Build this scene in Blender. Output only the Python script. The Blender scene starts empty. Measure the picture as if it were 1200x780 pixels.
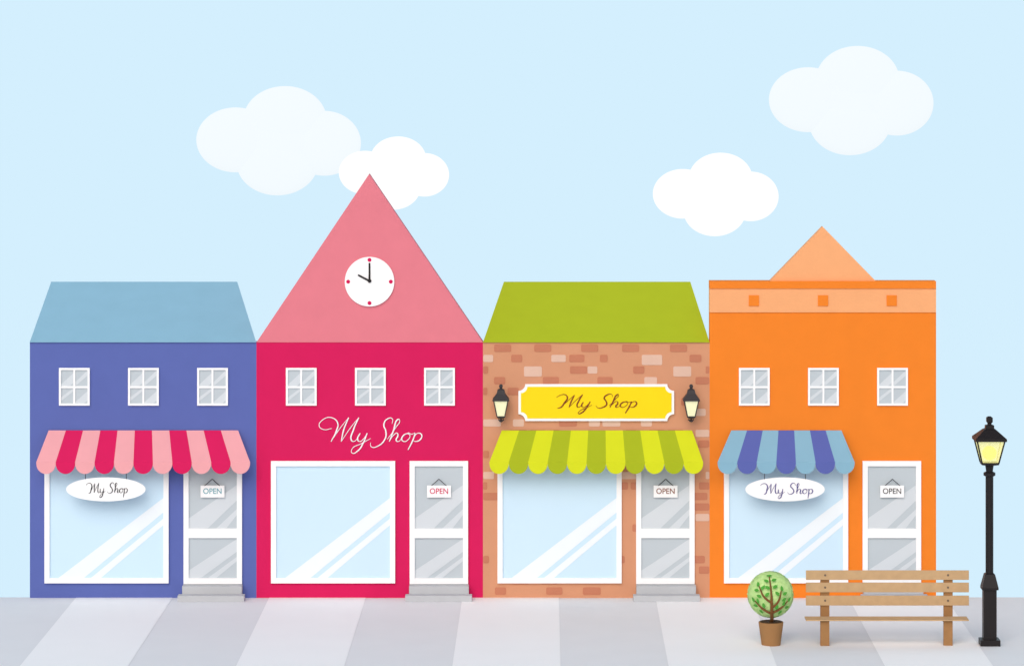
import bpy, bmesh, math, random
from mathutils import Vector, Matrix
random.seed(7)
scene=bpy.context.scene
# ---------------------------------------------------------------- scale
# elevation drawing scale: 70 units of the drawing = 1 m on the shop fronts (plane Y=0)
D=60.0; H=670/70.0; CX=640.0; HZ=30.0
def k(Y): return (D+Y)/D
def X(u,Y=0.0): return (u-CX)/70.0*k(Y)
def Z(v,Y=0.0): return H-(v-HZ)/70.0*k(Y)
def M(px,Y=0.0): return px/70.0*k(Y)

# ---------------------------------------------------------------- materials
KW=(1.15,1.15,1.14)
def lin(c): 
    c=c/255.0
    return c/12.92 if c<=0.04045 else ((c+0.055)/1.055)**2.4
MATS={}
def mat(name,rgb,rough=0.75,var=0.03,gain=1.0,scale=3.0,bump=0.0,bscale=60,spec=0.15,emit=0.0):
    if name in MATS: return MATS[name]
    m=bpy.data.materials.new(name); m.use_nodes=True
    nt=m.node_tree; b=nt.nodes['Principled BSDF']
    col=[min(0.92,lin(c)/(KW[i]*gain)) for i,c in enumerate(rgb)]+[1]
    tc=nt.nodes.new('ShaderNodeTexCoord')
    n=nt.nodes.new('ShaderNodeTexNoise'); n.inputs['Scale'].default_value=scale; n.inputs['Detail'].default_value=5
    nt.links.new(tc.outputs['Object'],n.inputs['Vector'])
    mr=nt.nodes.new('ShaderNodeMapRange'); mr.inputs['From Min'].default_value=0.3; mr.inputs['From Max'].default_value=0.7
    mr.inputs['To Min'].default_value=1-var; mr.inputs['To Max'].default_value=1+var
    nt.links.new(n.outputs['Fac'],mr.inputs['Value'])
    hs=nt.nodes.new('ShaderNodeHueSaturation'); hs.inputs['Color'].default_value=col
    nt.links.new(mr.outputs['Result'],hs.inputs['Value'])
    nt.links.new(hs.outputs['Color'],b.inputs['Base Color'])
    b.inputs['Roughness'].default_value=rough
    b.inputs['Specular IOR Level'].default_value=spec
    if bump>0:
        n2=nt.nodes.new('ShaderNodeTexNoise'); n2.inputs['Scale'].default_value=bscale; n2.inputs['Detail'].default_value=3
        nt.links.new(tc.outputs['Object'],n2.inputs['Vector'])
        bp=nt.nodes.new('ShaderNodeBump'); bp.inputs['Strength'].default_value=bump; bp.inputs['Distance'].default_value=0.01
        nt.links.new(n2.outputs['Fac'],bp.inputs['Height']); nt.links.new(bp.outputs['Normal'],b.inputs['Normal'])
    MATS[name]=m; return m
def emat(name,rgb,strength=1.0):
    m=bpy.data.materials.new(name); m.use_nodes=True
    nt=m.node_tree; nt.nodes.clear()
    e=nt.nodes.new('ShaderNodeEmission'); o=nt.nodes.new('ShaderNodeOutputMaterial')
    e.inputs['Color'].default_value=[lin(c) for c in rgb]+[1]; e.inputs['Strength'].default_value=strength
    nt.links.new(e.outputs[0],o.inputs[0]); return m

white=mat('white_paint',(255,255,255),0.5,0.008,gain=0.96)
plaster=dict(bump=0.12,bscale=40,var=0.02)
m_blue=mat('blue_plaster',(93,107,175),gain=0.95,**plaster)
m_blueroof=mat('blue_roof_tin',(138,183,205),var=0.02,gain=0.9)
m_red=mat('crimson_plaster',(218,27,93),**plaster)
m_pink=mat('pink_gable_plaster',(232,130,143),**plaster)
m_brickbase=mat('tan_masonry',(220,157,121),gain=1.03,**plaster)
m_bd=mat('dark_brick',(205,132,102),var=0.04,bump=0.2,gain=1.05)
m_bl=mat('pale_brick',(229,191,170),var=0.04,bump=0.2)
m_greenroof=mat('green_roof_tin',(173,187,31),var=0.02,gain=0.9)
m_orange=mat('orange_plaster',(247,136,42),**plaster)
m_lorange=mat('light_orange_plaster',(250,177,122),**plaster)
m_aw={ 'red':mat('red_canvas',(218,27,93),var=0.02,gain=0.97),'pink':mat('pink_canvas',(241,169,174),var=0.02,gain=0.97),
 'lime':mat('lime_canvas',(216,224,33),var=0.02,gain=0.97),'olive':mat('olive_canvas',(171,186,31),var=0.02,gain=0.97),
 'sky':mat('light_blue_canvas',(138,183,205),var=0.02,gain=0.97),'navy':mat('indigo_canvas',(93,104,176),var=0.02,gain=0.97)}
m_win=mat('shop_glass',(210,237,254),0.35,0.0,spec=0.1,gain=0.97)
m_winglare=mat('painted_glare_band',(242,250,255),0.35,0.0,spec=0.1,gain=0.97)  # near-white colour of the glare painted onto the shop glass
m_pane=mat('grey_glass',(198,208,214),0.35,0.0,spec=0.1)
m_paneglare=mat('grey_painted_glare',(218,225,230),0.35,0.0,spec=0.1)  # paler grey for glare painted on door and upper window panes
m_step=mat('step_stone',(198,200,203),var=0.03,bump=0.1)
m_gray=mat('paving_grey',(229,230,231),var=0.01,bump=0.1,scale=1.5,gain=0.89)
m_grayl=mat('paving_light',(247,247,247),var=0.006,bump=0.1,scale=1.5,gain=0.87)
m_black=mat('black_iron',(35,31,32),0.45,0.05,spec=0.2)
m_dark=mat('dark_iron',(64,60,62),0.5,0.05)
m_slat=mat('bench_wood',(204,169,127),var=0.06,scale=8,bump=0.1)
m_leg=mat('bench_leg_wood',(168,124,80),var=0.06,scale=8,bump=0.1)
m_pot=mat('terracotta_pot',(168,124,80),var=0.05)
m_bark=mat('bark',(128,84,46),var=0.1,scale=20)
m_crown=mat('pale_leaf',(190,221,146),var=0.05,scale=20,gain=0.8)
m_leaf=mat('green_leaf',(84,165,62),var=0.1,scale=20)
m_yellow=mat('yellow_sign_paint',(254,221,18),0.5,0.01,gain=0.97)
m_ink=mat('ink_black',(60,58,62)); m_inkbrown=mat('ink_brown',(140,72,40)); m_inkviolet=mat('ink_violet',(96,92,150))
m_inkteal=mat('ink_teal',(110,178,190)); m_inkred=mat('ink_red',(218,27,93)); m_clockdot=m_inkred
m_bolt=mat('bolt_steel',(120,104,88),0.4)
m_soil=mat('soil',(90,66,46),var=0.2,scale=30)

# ---------------------------------------------------------------- helpers
def empty(name,loc=(0,0,0)):
    e=bpy.data.objects.new(name,None); e.location=loc; e.empty_display_size=0.3
    scene.collection.objects.link(e); return e
def adopt(o,parent):
    if parent:
        o.parent=parent; o.matrix_parent_inverse=Matrix.Translation(-Vector(parent.location))
    return o
def mesh(name,verts,faces,m,parent=None,smooth=False,bevel=0):
    me=bpy.data.meshes.new(name); me.from_pydata(verts,[],faces)
    bm=bmesh.new(); bm.from_mesh(me); bmesh.ops.recalc_face_normals(bm,faces=bm.faces); bm.to_mesh(me); bm.free()
    mm=m if isinstance(m,(list,tuple)) else [m]
    for q in mm: me.materials.append(q)
    if smooth:
        for p in me.polygons: p.use_smooth=True
    o=bpy.data.objects.new(name,me); scene.collection.objects.link(o); adopt(o,parent)
    if bevel:
        b=o.modifiers.new('bevel','BEVEL'); b.width=bevel; b.segments=2; b.limit_method='ANGLE'
    return o
def prism(name,pts,Yf,th,m,parent=None,bevel=0,Yp=None):
    """polygon drawn at depth Yf, solid backwards by th"""
    yp=Yf if Yp is None else Yp
    n=len(pts)
    v=[(X(u,yp),Yf,Z(w,yp)) for u,w in pts]+[(X(u,yp),Yf+th,Z(w,yp)) for u,w in pts]
    f=[tuple(range(n)),tuple(range(2*n-1,n-1,-1))]+[(i,(i+1)%n,(i+1)%n+n,i+n) for i in range(n)]
    return mesh(name,v,f,m,parent,bevel=bevel)
def rect(name,x0,y0,x1,y1,Yf,th,m,parent=None,bevel=0):
    return prism(name,[(x0,y0),(x1,y0),(x1,y1),(x0,y1)],Yf,th,m,parent,bevel)
def box(name,x0,x1,y0,y1,z0,z1,m,parent=None,bevel=0):
    v=[(x,y,z) for x in(x0,x1) for y in(y0,y1) for z in(z0,z1)]
    f=[(0,1,3,2),(4,6,7,5),(0,4,5,1),(2,3,7,6),(0,2,6,4),(1,5,7,3)]
    return mesh(name,v,f,m,parent,bevel=bevel)
def ellipse(name,cu,cv,ru,rv,Yf,th,m,parent=None,n=64,bevel=0):
    return prism(name,[(cu+ru*math.cos(2*math.pi*i/n),cv+rv*math.sin(2*math.pi*i/n)) for i in range(n)],Yf,th,m,parent,bevel)
def lathe(name,prof,cu,Y,segs,m,parent=None,smooth=False,rot=None):
    """prof: list of (halfwidth,v) top to bottom in drawing units"""
    f4=math.sqrt(2) if segs==4 else 1.0
    a0=math.pi/4 if segs==4 else 0
    cx=X(cu,Y); v=[];f=[]
    for r,w in prof:
        for i in range(segs):
            a=a0+2*math.pi*i/segs; R=M(r,Y)*f4
            v.append((cx+R*math.cos(a),Y+R*math.sin(a),Z(w,Y)))
    for j in range(len(prof)-1):
        for i in range(segs):
            a=j*segs+i;b=j*segs+(i+1)%segs
            f.append((a,b,b+segs,a+segs))
    f.append(tuple(range(segs))); f.append(tuple(range((len(prof)-1)*segs,len(prof)*segs)))
    return mesh(name,v,f,m,parent,smooth=False)
def tube(name,pts,rad,m,parent=None,radii=None):
    cu=bpy.data.curves.new(name,'CURVE'); cu.dimensions='3D'; cu.bevel_depth=rad; cu.bevel_resolution=2
    cu.resolution_u=8; cu.use_fill_caps=True
    strokes=pts if isinstance(pts[0][0],(list,tuple)) else [pts]
    for si,st in enumerate(strokes):
        s=cu.splines.new('BEZIER'); s.bezier_points.add(len(st)-1)
        for i,p in enumerate(st):
            b=s.bezier_points[i]; b.co=p; b.handle_left_type=b.handle_right_type='AUTO'
            if radii: b.radius=radii[si][i]
    cu.materials.append(m)
    o=bpy.data.objects.new(name,cu); scene.collection.objects.link(o); return adopt(o,parent)

SCRIPT=[
 [(-1.2,1.7),(-0.9,2.05),(-0.2,2.15),(0.2,1.7),(0.15,0.8),(-0.05,0.0),(-0.4,-0.15)],
 [(0.0,0.1),(0.5,1.2),(0.95,2.1)],[(0.95,2.1),(0.93,1.0),(1.0,0.0)],
 [(1.0,0.0),(1.45,1.2),(1.95,2.2)],[(1.95,2.2),(1.85,1.0),(1.95,0.2),(2.15,0.0),(2.5,0.8)],
 [(2.5,0.9),(2.5,0.3),(2.75,0.0),(3.15,0.3),(3.35,1.0)],
 [(3.35,1.0),(3.25,0.0),(2.95,-0.9),(2.55,-1.05),(2.6,-0.6),(3.2,-0.1),(3.8,0.4)],
 [(5.9,1.8),(5.6,2.25),(5.1,2.15),(4.9,1.6),(5.3,1.1),(5.6,0.5),(5.3,0.0),(4.7,-0.1),(4.3,0.3)],
 [(6.0,0.3),(6.4,1.4),(6.5,2.2),(6.3,2.1),(6.25,1.0),(6.2,0.0)],
 [(6.2,0.0),(6.4,0.7),(6.75,1.0),(6.95,0.7),(6.9,0.1),(7.1,0.0),(7.4,0.4)],
 [(7.9,1.0),(7.5,0.8),(7.4,0.3),(7.7,0.0),(8.1,0.2),(8.2,0.7),(7.9,1.0),(8.25,0.85),(8.6,1.0)],
 [(8.6,1.0),(8.6,0.0),(8.5,-1.0)],[(8.6,0.5),(8.9,1.0),(9.3,0.8),(9.3,0.25),(8.95,0.0),(8.6,0.15)]]
# wide, fast handwriting used on the crimson front: long swash, low x-height, tall capitals
SWASH=[
 [(0.6,1.25),(-0.3,1.15),(-0.9,1.5),(-0.7,2.05),(0.2,2.3),(1.1,1.8),(1.2,1.0),(0.9,0.0)],
 [(0.9,0.0),(1.5,1.2),(2.2,2.3)],[(2.2,2.3),(2.0,1.1),(2.05,0.0)],
 [(2.05,0.0),(2.7,1.3),(3.35,2.3)],[(3.35,2.3),(3.1,1.1),(3.15,0.15),(3.45,0.0),(3.9,0.6)],
 [(3.95,0.8),(3.85,0.2),(4.1,0.0),(4.5,0.25),(4.75,0.8)],
 [(4.75,0.8),(4.6,-0.1),(4.2,-0.9),(3.6,-1.1),(3.5,-0.7),(4.4,-0.2),(5.3,0.3)],
 [(7.3,1.7),(7.15,2.2),(6.6,2.15),(6.4,1.6),(6.8,1.0),(6.95,0.3),(6.4,-0.4),(5.6,-0.5),(5.4,-0.1)],
 [(7.2,0.2),(7.8,1.3),(8.0,2.1),(7.8,2.1),(7.65,1.0),(7.5,0.0)],
 [(7.5,0.0),(7.8,0.6),(8.15,0.8),(8.3,0.55),(8.25,0.1),(8.5,0.0),(8.85,0.4)],
 [(9.35,0.8),(8.95,0.6),(8.85,0.2),(9.15,0.0),(9.55,0.15),(9.65,0.6),(9.35,0.8),(9.8,0.7),(10.15,0.85)],
 [(10.2,0.8),(10.1,0.0),(9.85,-0.8)],[(10.15,0.4),(10.5,0.8),(10.95,0.65),(10.95,0.2),(10.5,0.0),(10.1,0.1)]]
def script_text(name,x0,x1,base,vs,Yf,m,parent,shear=0.3,w=0.9,thin=0.45,strokes=SCRIPT):
    """x0..x1 extent, base line, vertical unit vs"""
    allx=[p[0]+shear*p[1] for s in strokes for p in s]; a,b=min(allx),max(allx); sx=(x1-x0)/(b-a)
    st=[];rd=[]
    for s in strokes:
        st.append([(X(x0+(p[0]+shear*p[1]-a)*sx,Yf),Yf,Z(base-p[1]*vs,Yf)) for p in s])
        r=[]
        for i in range(len(s)):
            p=s[max(0,i-1)];q=s[min(len(s)-1,i+1)]
            d=(q[1]-p[1])/(math.hypot(q[0]-p[0],q[1]-p[1])+1e-6)
            r.append(thin+(1-thin)*max(0,-d))
        r[0]*=0.7; r[-1]*=0.6; rd.append(r)
    return tube(name,st,M(w,Yf),m,parent,rd)
def text(name,s,cu,cv,size,Yf,m,parent,wx=1.0):
    c=bpy.data.curves.new(name,'FONT'); c.body=s; c.size=M(size,Yf); c.align_x='CENTER'; c.align_y='CENTER'; c.extrude=0.001; c.offset=0.0006
    c.materials.append(m); o=bpy.data.objects.new(name,c); scene.collection.objects.link(o)
    o.location=(X(cu,Yf),Yf,Z(cv,Yf)); o.rotation_euler=(math.pi/2,0,0); o.scale=(wx,1,1); return adopt(o,parent)

# ---------------------------------------------------------------- ground
gy=[-160,-60,-20,-10,0.06,4,20,58]; gz=[0,0,0,0,0,-1.0,-5.0,-15]
v=[];f=[]
for y,z in zip(gy,gz):
    for x in (-110,-30,30,110): v.append((x,y,z))
for j in range(len(gy)-1):
    for i in range(3): f.append((j*4+i,j*4+i+1,j*4+i+5,j*4+i+4))
mesh('ground',v,f,m_gray)
v=[];f=[]
sp=113.2/70; 
for i in range(-24,24):
    if i%2==0: continue
    xa=X(655)+sp*i; n=len(v)
    v+= [(xa,-60,0.004),(xa+sp,-60,0.004),(xa+sp,0.05,0.004),(xa,0.05,0.004)]; f.append((n,n+1,n+2,n+3))
mesh('pavement',v,f,m_grayl)

# ---------------------------------------------------------------- sky and clouds
m_sky=emat('sky_blue',(212,239,254))
v=[];f=[];N=40
for i in range(N+1):
    a=math.radians(-78+156*i/N)
    for z in (-45,110): v.append((120*math.sin(a),-60+120*math.cos(a),z))
for i in range(N): f.append((2*i,2*i+2,2*i+3,2*i+1))
mesh('sky',v,f,m_sky,smooth=True)
def cloud_mat(name,rgb,k_=1.0):
    m=bpy.data.materials.new(name); m.use_nodes=True; b=m.node_tree.nodes['Principled BSDF']
    c=[lin(q) for q in rgb]+[1]
    b.inputs['Base Color'].default_value=[q*0.06 for q in c[:3]]+[1]; b.inputs['Roughness'].default_value=1; b.inputs['Specular IOR Level'].default_value=0
    b.inputs['Emission Color'].default_value=c; b.inputs['Emission Strength'].default_value=0.94*k_  # clouds self-glow, so their white is emitted and the lobes stay unshaded
    return m
cm1=cloud_mat('thin_cloud',(244,251,255)); cm2=cloud_mat('white_cloud',(255,255,255),1.05)
LOB=[(46,63,46,38),(104,40,49,40),(150,67,43,38),(95,89,48,39),(100,64,50,38)]
def cloud(x0,y0,s,Y,m):
    bm=bmesh.new()
    for (a,b,r,t) in LOB:
        mt=Matrix.Translation((X(x0+a*s,Y),Y,Z(y0+b*s,Y)))@Matrix.Diagonal((M(r*s,Y),M(t*s,Y)*0.35,M(t*s,Y),1))
        bmesh.ops.create_uvsphere(bm,u_segments=64,v_segments=40,radius=1,matrix=mt)
    me=bpy.data.meshes.new('cloud'); bm.to_mesh(me); bm.free(); me.materials.append(m)
    for p in me.polygons: p.use_smooth=True
    o=bpy.data.objects.new('cloud',me); scene.collection.objects.link(o)
cloud(230,101,1.0,34,cm1); cloud(397,160,0.67,30,cm2); cloud(901,54,1.0,34,cm1); cloud(765,179,0.764,30,cm2)

# ---------------------------------------------------------------- building parts
def small_window(b,x,parent,i):
    y0,y1=431,475; w=36
    nm='window_%d'%i
    rect(nm+'_glass',x+2,y0+2,x+w-2,y1-2,-0.012,0.02,m_pane,parent)
    rect(nm+'_frame_side_a',x,y0,x+2.4,y1,-0.04,0.05,white,parent); rect(nm+'_frame_side_b',x+w-2.4,y0,x+w,y1,-0.04,0.05,white,parent)
    rect(nm+'_frame_top',x+2.4,y0,x+w-2.4,y0+2.4,-0.04,0.05,white,parent); rect(nm+'_frame_sill',x+2.4,y1-2.4,x+w-2.4,y1,-0.04,0.05,white,parent)
    rect(nm+'_mullion',x+16.9,y0+2.4,x+19.1,y1-2.4,-0.034,0.03,white,parent)
    rect(nm+'_transom_a',x+2.4,452.3,x+16.9,454.6,-0.034,0.03,white,parent); rect(nm+'_transom_b',x+19.1,452.3,x+w-2.4,454.6,-0.034,0.03,white,parent)
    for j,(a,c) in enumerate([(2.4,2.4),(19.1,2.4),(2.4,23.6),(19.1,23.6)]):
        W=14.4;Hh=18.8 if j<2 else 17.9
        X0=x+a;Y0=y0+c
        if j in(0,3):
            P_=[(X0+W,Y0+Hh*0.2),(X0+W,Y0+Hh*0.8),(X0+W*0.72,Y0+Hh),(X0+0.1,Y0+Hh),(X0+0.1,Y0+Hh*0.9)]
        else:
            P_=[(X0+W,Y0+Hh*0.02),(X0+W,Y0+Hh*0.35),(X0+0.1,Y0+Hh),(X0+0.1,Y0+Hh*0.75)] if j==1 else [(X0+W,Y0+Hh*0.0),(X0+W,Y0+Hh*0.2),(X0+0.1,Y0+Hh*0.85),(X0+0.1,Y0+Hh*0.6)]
        prism(nm+'_sheen_%d'%j,P_,-0.015,0.002,m_paneglare,parent)
def shop_window(x,parent):
    y0,y1=540,683; w=145.5; t=6
    rect('shop_window_glass',x+3,y0+3,x+w-3,y1-3,-0.012,0.02,m_win,parent)
    rect('shop_window_frame_side_a',x,y0,x+t,y1,-0.05,0.06,white,parent); rect('shop_window_frame_side_b',x+w-t,y0,x+w,y1,-0.05,0.06,white,parent)
    rect('shop_window_frame_top',x+t,y0,x+w-t,y0+t,-0.05,0.06,white,parent); rect('shop_window_frame_sill',x+t,y1-t,x+w-t,y1,-0.05,0.06,white,parent)
    R=x+w-t
    prism('shop_window_glare_a',[(x+16,677),(R,583),(R,600),(x+46,677)],-0.016,0.002,m_winglare,parent)  # diagonal glare streaks laid on the pane as pale strips
    prism('shop_window_glare_b',[(x+54,677),(R,607),(R,615),(x+66,677)],-0.016,0.002,m_winglare,parent)
def door(x,parent):
    y0,y1=540,684; w=68.5;t=6
    rect('door_glass_upper',x+3,543,x+w-3,622,-0.012,0.02,m_pane,parent); rect('door_glass_lower',x+3,627,x+w-3,680,-0.012,0.02,m_pane,parent)
    rect('door_stile_a',x,y0,x+t,y1,-0.05,0.06,white,parent); rect('door_stile_b',x+w-t,y0,x+w,y1,-0.05,0.06,white,parent)
    rect('door_head',x+t,y0,x+w-t,y0+t,-0.05,0.06,white,parent); rect('door_mid_rail',x+t,619,x+w-t,630,-0.05,0.06,white,parent)
    rect('door_bottom_rail',x+t,677,x+w-t,y1,-0.05,0.06,white,parent)
    L=x+t;R=x+w-t
    prism('door_glare_a',[(L,607),(R,568),(R,586),(L+22,619),(L,619)],-0.016,0.002,m_paneglare,parent)  # glare on the door panes, painted as slanting paler strips
    prism('door_glare_b',[(L+32,619),(R,596),(R,603),(L+44,619)],-0.016,0.002,m_paneglare,parent)
    prism('door_glare_c',[(L,668),(R,631),(R,646),(L+14,677),(L,677)],-0.016,0.002,m_paneglare,parent)
    prism('door_glare_d',[(L+22,677),(R,652),(R,657),(L+32,677)],-0.016,0.002,m_paneglare,parent)
    # two stone steps
    box('doorstep_upper',X(x),X(x+w+1),-0.22,0.02,0.0,Z(684),m_step,parent,0.004)
    box('doorstep_lower',X(x-4),X(x+w+5),-0.42,-0.22,0.0,0.10,m_step,parent,0.004)
def open_sign(x,m):
    # hangs on the door glass
    e=empty('open_sign',(X(x+214),-0.05,Z(575)))
    rect('card',x+200,568.5,x+228,582.5,-0.06,0.006,white,e)
    text('lettering','OPEN',x+214,575.4,9.2,-0.063,m,e,0.93)
    tube('cord',[[(X(x+205),-0.055,Z(568.5)),(X(x+214),-0.055,Z(560.5))],[(X(x+214),-0.055,Z(560.5)),(X(x+223),-0.055,Z(568.5))]],0.006,m_ink,e)
def awning(top,bot,n,cols):
    """top/bot: (x0,x1)"""
    e=empty('striped_awning',(X((top[0]+top[1])/2),0,Z(504)))
    Yt,Yb=-0.04,-0.42; vt=504; vb=541; ve=555
    for i in range(n):
        a0=top[0]+(top[1]-top[0])*i/n; a1=top[0]+(top[1]-top[0])*(i+1)/n
        b0=bot[0]+(bot[1]-bot[0])*i/n; b1=bot[0]+(bot[1]-bot[0])*(i+1)/n
        r=(b1-b0)/2; c=(b0+b1)/2
        pt=lambda u,w,Y:(X(u,Y),Y,Z(w,Y))
        v=[pt(a0,vt,Yt),pt(a1,vt,Yt)]+[pt(b1,vb,Yb),pt(b0,vb,Yb)]
        f=[(0,1,2,3)]
        arc=[(c+r*math.cos(t*math.pi/14),vb+2+ (ve-vb-2)*math.sin(t*math.pi/14)) for t in range(15)]
        base=len(v); v+=[pt(u,w,Yb) for u,w in arc]
        f.append(tuple([3,2]+list(range(base,base+15))))
        o=mesh('canvas_stripe_%d'%i,v,f,m_aw[cols[i%2]],e)
        so=o.modifiers.new('thick','SOLIDIFY'); so.thickness=0.012
    for s,(tu,bu,col) in enumerate([(top[0],bot[0],cols[0]),(top[1],bot[1],cols[(n-1)%2])]):
        xa=X(tu,Yt);xb=X(bu,Yb)
        mesh('side_panel_%d'%s,[(xa,Yt,Z(vt,Yt)),(xb,Yb,Z(vb,Yb)),(xa,-0.02,Z(vb,Yb))],[(0,1,2)],m_aw[col],e)
    tube('front_rod',[(X(bot[0]+2,Yb),Yb+0.03,Z(vb+1,Yb)),(X(bot[1]-2,Yb),Yb+0.03,Z(vb+1,Yb))],0.012,white,e)
def oval_sign(cu,m,shear,x0,x1,base,vs,w):
    Y=-0.36
    e=empty('shop_sign',(X(cu,Y),Y,Z(573,Y)))
    ellipse('board',cu,573,46.5,14,Y,0.02,white,e)
    tube('hangers',[[(X(cu-24,Y),Y+0.01,Z(545,Y)),(X(cu-24,Y),Y+0.01,Z(563,Y))],[(X(cu+24,Y),Y+0.01,Z(545,Y)),(X(cu+24,Y),Y+0.01,Z(563,Y))]],0.006,m_ink,e)
    script_text('lettering',x0,x1,base,vs,Y-0.004,m,e,shear,w)
W=265.5
def body(x,m,e,top,depth,li=0.35,ri=0.35):
    """front wall slab + shop volume behind, running down into the slope"""
    box('front_wall',X(x),X(x+W),0.0,0.25,-0.8,Z(top),m,e)
    box('shop_body',X(x)+li,X(x+W)-ri,0.25,depth,-1.6,Z(top)-0.01,m,e)
def hip_roof(x,e,m,t0,t1,li=0.35,ri=0.35):
    Yr=1.5
    a=(X(x)-0.0,-0.03,Z(401)+0.002); b=(X(x+W),-0.03,Z(401)+0.002)
    c=(X(t1,Yr),Yr,Z(330,Yr)); d=(X(t0,Yr),Yr,Z(330,Yr))
    z=Z(401)+0.002
    g=(X(x+W)-ri,Yr+0.35,z); h=(X(x)+li,Yr+0.35,z)
    mesh('hip_roof',[a,b,c,d,g,h],[(0,1,2,3),(1,4,2),(0,3,5),(2,4,5,3),(0,5,4,1)],m,e)

# blue shop
x=35; e=empty('blue_shop_building',(X(x+W/2),0,0)); body(x,m_blue,e,401,1.8,li=0.004); hip_roof(x,e,m_blueroof,60,278,li=0.0)
for i in range(3): small_window(e,x+34+81*i,e,i+1)
shop_window(x+17,e); door(x+180,e); open_sign(x,m_inkteal)
awning((57,279),(42.5,293),11,('pink','red')); oval_sign(124,m_ink,0.1,101,149,577,5.2,0.55)
# crimson shop with clock gable
x=300.5; e=empty('crimson_gabled_shop_building',(X(x+W/2),0,0)); body(x,m_red,e,401,2.9)
prism('gable',[(300.5,401),(566,401),(432.5,204)],-0.012,0.25,m_pink,e)
zb=Z(401)-0.005
mesh('rear_roof',[(X(x)+0.05,0.24,zb),(X(x+W)-0.05,0.24,zb),(X(432.5),0.24,Z(207)),(X(x)+0.35,2.9,zb),(X(x+W)-0.35,2.9,zb)],
     [(0,2,3),(1,4,2),(3,2,4),(0,1,2),(0,3,4,1)],m_pink,e)
for i in range(3): small_window(e,x+34.5+81*i,e,i+1)
shop_window(x+17,e); door(x+179.5,e); open_sign(x,m_inkred)
e=empty('shop_name_lettering',(X(433),-0.01,Z(510)))
script_text('lettering_strokes',374,494,517,12.2,-0.012,white,e,0.3,0.9,0.5,SWASH)
e=empty('wall_clock',(X(433),-0.03,Z(330)))
ellipse('clock_face',433,330,29,29,-0.05,0.035,white,e,96)
for nm,(a,b) in {'twelve':(433,304.5),'three':(458,330),'six':(433,355),'nine':(408,330)}.items(): ellipse('mark_'+nm,a,b,2.3,2.3,-0.054,0.006,m_clockdot,e,20)
prism('minute_hand',[(432,308),(434,308),(434.2,330),(431.8,330)],-0.06,0.004,m_black,e)
prism('hour_hand',[(420,321.2),(419.2,323),(432.6,330.2),(433.6,328.2)],-0.068,0.004,m_black,e)
ellipse('hand_hub',433,329,2.2,2.2,-0.074,0.012,m_black,e,20)
# brick shop
x=566; e=empty('brick_shop_building',(X(x+W/2),0,0)); body(x,m_brickbase,e,401,1.8); hip_roof(x,e,m_greenroof,590.5,809)
shop_window(x+17,e); door(x+179.5,e); open_sign(x,m_inkbrown)
bv=[[],[]];bf=[[],[]]
def brick(a,b,c,d,t):
    a=max(a,566.3);b=min(b,831.2)
    if b-a<3: return
    pts=[];r=min(1.6,(b-a)/4)
    for cx,cy,s in((b-r,c+r,-90),(b-r,d-r,0),(a+r,d-r,90),(a+r,c+r,180)):
        for q in(0,45,90):
            t_=math.radians(s+q); pts.append((cx+r*math.cos(t_),cy+r*math.sin(t_)))
    n=len(bv[t]); L=len(pts)
    bv[t].extend([(X(u),-0.008,Z(w)) for u,w in pts]+[(X(u),0.004,Z(w)) for u,w in pts])
    bf[t].append(tuple(range(n,n+L)))
    for i in range(L): bf[t].append((n+i,n+(i+1)%L,n+L+(i+1)%L,n+L+i))
rows=[(403.5,[(579,599,0),(626,646,0),(681,701,0),(729,749,0),(785,805,0)]),
 (415.5,[(560,578,1),(599,612,0),(646,663,1),(667,685,0),(703,712,0),(752,776,1),(808,822,0)]),
 (429,[(566,572,0),(614,635,1),(668,688,0),(688.5,700,1),(742,755,0),(789,810,1),(827,831,0)]),
 (441.5,[(579,592,0),(636,655,0),(700,718,0),(755,770,1),(815,831,0)])]
for v0,l in rows:
    for a,b,t in l: brick(a,b,v0,v0+(12 if t and b-a>18 else 8.5),t)
v0=454; j=0
while v0<698:
    xx=566-random.choice([0,8,14])
    while xx<831:
        wd=random.choice([13,19,21]); t=random.random()
        if random.random()<0.5: brick(xx,xx+wd,v0,v0+8.5,1 if t<0.3 else 0)
        xx+=wd+random.choice([3,14,24])
    v0+=12.3
mesh('dark_bricks',bv[0],bf[0],m_bd,e); mesh('pale_bricks',bv[1],bf[1],m_bl,e)
awning((588,811),(573.5,824),11,('lime','olive'))
e=empty('yellow_shop_sign',(X(699),-0.05,Z(471)))
def plaque(x0,y0,x1,y1,r):
    p=[]
    for cx,cy,s in((x0,y0,90),(x1,y0,180),(x1,y1,270),(x0,y1,0)):
        for q in range(0,91,15):
            a=math.radians(s-q) ; p.append((cx+r*math.cos(a),cy+r*math.sin(a)))
    return p
prism('sign_border',plaque(607.5,450,790,493,8),-0.05,0.05,white,e)
prism('sign_board',plaque(610.5,453,787,490,7.5),-0.06,0.012,m_yellow,e)
script_text('lettering',652,746,477,6.8,-0.064,m_inkbrown,e,0.35,0.85,0.4)
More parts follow.
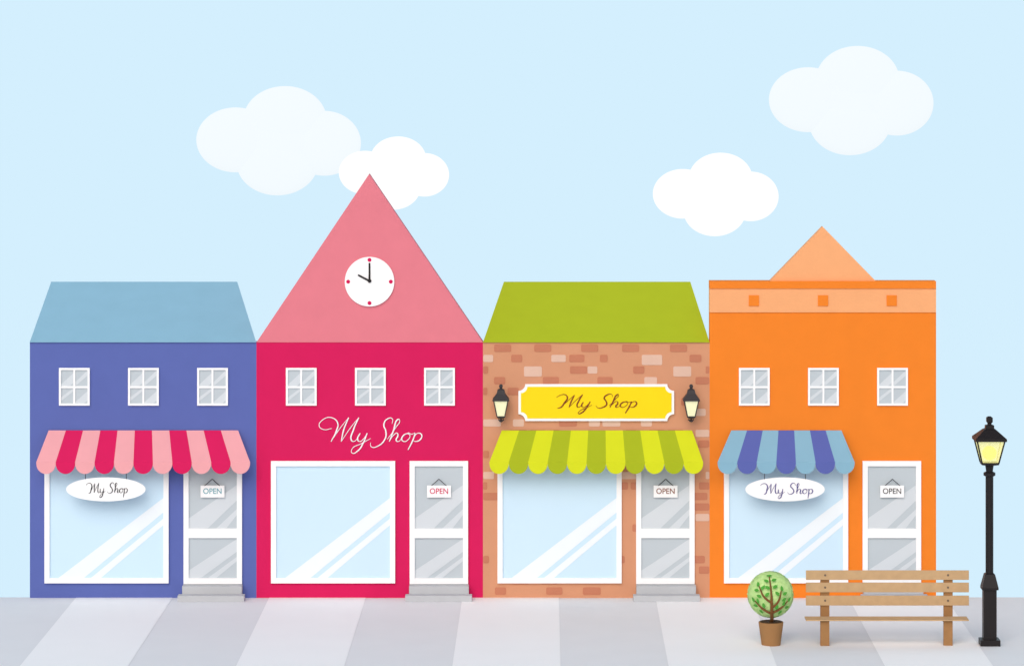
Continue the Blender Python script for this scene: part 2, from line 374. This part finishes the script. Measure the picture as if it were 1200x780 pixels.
def wall_lantern(cu):
    Y=-0.22; e=empty('wall_lantern',(X(cu,Y),Y,Z(470,Y)))
    lathe('roof',[(1.2,450),(2.2,452),(1.5,455),(4,456.5),(5,461),(9.8,467.5),(9.8,469)],cu,Y,4,m_dark,e)
    lathe('lamp_glass',[(8,469),(4.4,487)],cu,Y,4,m_lampglass,e)
    for s in(-1,1):
        for q in (-1,1):
            a=Vector((X(cu,Y)+s*M(8.2),Y+q*M(8.2),Z(469,Y)));b=Vector((X(cu,Y)+s*M(4.6),Y+q*M(4.6),Z(487,Y)))
            tube('frame_bar',[tuple(a),tuple(b)],0.009,m_dark,e)
    lathe('base',[(5,487),(5,488.5),(2.5,490)],cu,Y,4,m_dark,e)
    tube('wall_bracket',[(X(cu,Y),Y,Z(489.5,Y)),(X(cu,Y),Y+0.03,Z(493.5,Y)),(X(cu,Y),Y+0.12,Z(493,Y)),(X(cu),0.0,Z(484))],0.014,m_dark,e)
    s=1 if cu<700 else -1
    tube('scroll',[(X(cu-3*s,Y),Y,Z(491,Y)),(X(cu,Y),Y,Z(493.5,Y)),(X(cu+3.5*s,Y),Y,Z(491,Y))],0.012,m_dark,e)
def glassmat(name,rgb,tr,em):
    m=bpy.data.materials.new(name); m.use_nodes=True; nt=m.node_tree; b=nt.nodes['Principled BSDF']
    c=[lin(q) for q in rgb]+[1]; b.inputs['Base Color'].default_value=[q*0.8 for q in c[:3]]+[1]; b.inputs['Roughness'].default_value=0.3
    b.inputs['Emission Color'].default_value=c; b.inputs['Emission Strength'].default_value=em
    t=nt.nodes.new('ShaderNodeBsdfTransparent'); mx=nt.nodes.new('ShaderNodeMixShader'); mx.inputs[0].default_value=1-tr
    nt.links.new(t.outputs[0],mx.inputs[1]); nt.links.new(b.outputs[0],mx.inputs[2]); nt.links.new(mx.outputs[0],nt.nodes['Material Output'].inputs[0]); return m
m_lampglass=glassmat('warm_lamp_glass',(253,251,205),0.0,0.15)
m_streetglass=glassmat('warm_street_glass',(251,246,160),0.4,0.35)
m_bulb=emat('lit_bulb',(253,238,40),1.0)
wall_lantern(587); wall_lantern(810)
# orange shop
x=831.5; e=empty('orange_shop_building',(X(x+W/2),0,0)); body(x,m_orange,e,366,2.9,ri=0.004)
rect('parapet_cap',x,329.5,x+W,338,-0.04,0.29,m_orange,e); rect('parapet_band',x,338,x+W,366,-0.02,0.27,m_lorange,e)
for i,c in enumerate((883.5,964.5,1045)): rect('parapet_block_%d'%i,c-6,346,c+6,358.5,-0.035,0.02,m_orange,e,0.002)
prism('pediment',[(901,330.5),(1027.5,330.5),(964,265.5)],0.01,0.2,m_lorange,e)
for i in range(3): small_window(e,x+34.5+81*i,e,i+1)
shop_window(x+17,e); door(x+179.5,e); open_sign(x,m_ink)
awning((857,986),(841,1001.5),7,('sky','navy')); oval_sign(920,m_inkviolet,0.05,891,952,578,5.4,0.65)

# ---------------------------------------------------------------- street lamp
Yl=-4.55; cu=1159.5
e=empty('street_lamp',(X(cu,Yl),Yl,0))
lathe('base_plinth',[(11.5,748),(11.5,756)],cu,Yl,4,m_black,e)
lathe('base_column',[(4.6,671),(6,672),(9.6,687),(9.6,689.5),(7.6,690),(7.6,748)],cu,Yl,4,m_black,e)
lathe('post',[(4.6,556),(4.6,672)],cu,Yl,20,m_black,e)
lathe('collar',[(4,543),(5,545),(4,552),(7,553.5),(7,556.5),(4.6,558)],cu,Yl,20,m_black,e)
lathe('lantern_base',[(10,541),(10,543.5),(4,545)],cu,Yl,4,m_black,e)
lathe('lantern_glass',[(15.5,515),(9.2,541)],cu,Yl,4,m_streetglass,e)
for s in(-1,1):
    for q in(-1,1):
        tube('lantern_bar',[(X(cu,Yl)+s*M(16.2,Yl),Yl+q*M(16.2,Yl),Z(514.5,Yl)),(X(cu,Yl)+s*M(9.7,Yl),Yl+q*M(9.7,Yl),Z(542,Yl))],0.012,m_black,e)
lathe('lantern_roof',[(1.5,487.5),(3.5,489),(3.5,494),(2.2,495.5),(2.2,497),(5,498),(5,501.5),(7.5,503),(18.3,512.5),(18.3,515.5)],cu,Yl,4,m_black,e)
bm=bmesh.new(); bmesh.ops.create_uvsphere(bm,u_segments=32,v_segments=20,radius=M(8.5,Yl),matrix=Matrix.Translation((X(cu,Yl),Yl,Z(530.5,Yl))))
me=bpy.data.meshes.new('bulb'); bm.to_mesh(me); bm.free(); me.materials.append(m_bulb); o=bpy.data.objects.new('bulb',me); scene.collection.objects.link(o); adopt(o,e)

# ---------------------------------------------------------------- bench
Yb=-4.35
e=empty('park_bench',(X(1040,Yb),Yb,0))
for i,(a,b) in enumerate(((668,679),(682.3,693.5),(697.5,709))):
    rect('back_slat_%d'%(i+1),944.5,a,1135.5,b,Yb-0.03,0.03,m_slat,e,0.004)
    for j,c in enumerate((967,1111)): ellipse('bolt_%d_%d'%(i,j),c,(a+b)/2,1.3,1.3,Yb-0.036,0.008,m_bolt,e,12)
for j,(a,b) in enumerate(((961.5,972),(1106,1116.5))):
    box('rear_leg_%d'%j,X(a,Yb),X(b,Yb),Yb,Yb+0.07,0.0,Z(670,Yb),m_leg,e,0.004)
    Yf=Yb-0.30
    zs=Z(727,Yf-0.05)
    box('front_leg_%d'%j,X(a,Yf),X(b,Yf),Yf,Yf+0.07,0.0,zs,m_leg,e,0.004)
    box('seat_bearer_%d'%j,X(a,Yf)+0.01,X(b,Yf)-0.01,Yf+0.07,Yb,zs-0.05,zs,m_leg,e)
for i in range(3):
    y0=Yb-0.36+i*0.11
    box('seat_slat_%d'%(i+1),X(944.5,-4.71),X(1135.5,-4.71),y0,y0+0.1,zs,zs+0.02,m_slat,e,0.004)

# ---------------------------------------------------------------- potted tree
Yp=-4.55; cu=903.5
e=empty('potted_tree',(X(cu,Yp),Yp,0))
lathe('pot',[(14.5,728),(14.5,730),(11,755.5)],cu,Yp,32,m_pot,e)
lathe('soil',[(13,727.4),(13,728)],cu,Yp,24,m_soil,e)
C=Vector((X(903,Yp),Yp,Z(696,Yp))); R=M(27.8,Yp)
bm=bmesh.new(); bmesh.ops.create_icosphere(bm,subdivisions=5,radius=R*0.95,matrix=Matrix.Translation(C))
me=bpy.data.meshes.new('crown'); 
for vv in bm.verts:
    d=(vv.co-C); vv.co=C+d*(1+random.uniform(-0.006,0.006))
v=[];f=[]
def leaf(c,d,n,l,w,vl,fl):
    s=d.cross(n).normalized(); b=len(vl)
    vl+= [tuple(c-d*l/2),tuple(c-d*l*0.15+s*w/2),tuple(c+d*l*0.2+s*w*0.4),tuple(c+d*l/2),tuple(c+d*l*0.2-s*w*0.4),tuple(c-d*l*0.15-s*w/2)]; fl.append(tuple(range(b,b+6)))
for i in range(2200):
    n=Vector((random.gauss(0,1),random.gauss(0,1),random.gauss(0,1))).normalized()
    d=Vector((random.gauss(0,1),random.gauss(0,1),random.gauss(0,1))); d=(d-n*d.dot(n)*0.97).normalized()
    nn=(n+Vector((random.gauss(0,.06),random.gauss(0,.06),random.gauss(0,.06)))).normalized()
    leaf(C+n*R*random.uniform(0.96,0.985),d,nn,0.05,0.026,v,f)
bm.to_mesh(me); bm.free(); me.materials.append(m_crown)
o=bpy.data.objects.new('crown',me); scene.collection.objects.link(o); adopt(o,e)
mesh('crown_foliage',v,f,m_crown,e)
# boughs follow the bulging front of the crown
def surf(u,w,out=0.02):
    # world X,Z of the drawing point, Y on the crown's front
    Y=Yp-R
    for _ in range(3):
        x_=X(u,Y);z_=Z(w,Y); q=R*R-(x_-C.x)**2-(z_-C.z)**2
        Y=Yp-math.sqrt(max(q,0.0))-out
    return (X(u,Y),Y,Z(w,Y))
br=[[(904,728.5),(904.4,718),(904.4,706),(903.6,692),(901.5,675)],
    [(904.4,712),(912,704.5),(916,690)],[(904.3,706),(895.5,699),(889,685)],[(904.5,719),(894,713),(884,703)],
    [(904.4,718),(914,713),(924,703)]]
leafat=[(-1,0,901.3,674),(-.7,.5,898,680),(.7,.5,907,679),(-.7,.5,899.5,688),(.8,.5,908.5,687),
 (0,1,916.3,689),(.9,.4,920,695),(-.7,.7,911,695),(.9,.4,919,702),
 (-.4,1,888.3,684),(.7,.7,894,688),(-1,.2,886.5,691),(-1,.3,889.5,698),(.8,.7,899,696),
 (-.8,.7,882.7,702),(-.3,1,888,703.5),(-1,-.1,885.5,709),(.5,-.8,892,716),(-.2,.9,895,709),
 (.8,.7,925,702),(.3,1,918.5,706.5),(1,-.2,922,711),(-.3,-.9,914,717),(.2,.9,910.5,711)]
bw=[[surf(u,w) for u,w in s] for s in br]
bw[0][0]=(X(904,Yp),Yp,Z(729,Yp)); bw[0].insert(1,(X(904,Yp),Yp-0.1,Z(724,Yp)))
tube('boughs',bw,0.017,m_bark,e,[[1.8,1.7,1.5,1.2,0.9,0.5]]+[[1.1,0.9,0.4]]*4)
v=[];f=[]
for dx,dz,u,w in leafat:
    c=Vector(surf(u,w,0.035)); d=Vector((dx,0,dz)).normalized()
    n=(c-C).normalized(); d=(d-n*d.dot(n)).normalized()
    leaf(c,d,n,0.095,0.052,v,f)
mesh('dark_leaves',v,f,m_leaf,e)

# ---------------------------------------------------------------- light
EL,AZ=36.0,12.0
el=math.radians(EL); az=math.radians(AZ)
sd=Vector((-math.sin(az)*math.cos(el),-math.cos(az)*math.cos(el),math.sin(el)))
w=bpy.data.worlds.new('World'); scene.world=w; w.use_nodes=True; nt=w.node_tree
sky=nt.nodes.new('ShaderNodeTexSky'); sky.sky_type='NISHITA'; sky.sun_disc=False
sky.sun_elevation=el; sky.sun_rotation=math.pi+az
sky.air_density=1.0; sky.dust_density=2.5
nt.links.new(sky.outputs[0],nt.nodes['Background'].inputs['Color']); nt.nodes['Background'].inputs['Strength'].default_value=0.108
L=bpy.data.lights.new('sun','SUN'); L.energy=1.38; L.angle=math.radians(45); L.color=(1.0,0.95,0.9)
so=bpy.data.objects.new('sun',L); scene.collection.objects.link(so); so.location=sd*50; so.rotation_euler=sd.to_track_quat('Z','Y').to_euler()

# ---------------------------------------------------------------- camera
c=bpy.data.cameras.new('camera'); co=bpy.data.objects.new('camera',c); scene.collection.objects.link(co)
co.location=(0,-D,H); co.rotation_euler=(math.pi/2,0,0)
c.sensor_fit='HORIZONTAL'; c.sensor_width=36; c.lens=36*D/(1200/70.0); c.shift_x=-40/1200; c.shift_y=-360/1200; c.clip_end=1000
scene.camera=co
scene.view_settings.view_transform='Standard'; scene.view_settings.look='None'; scene.view_settings.exposure=0; scene.view_settings.gamma=1
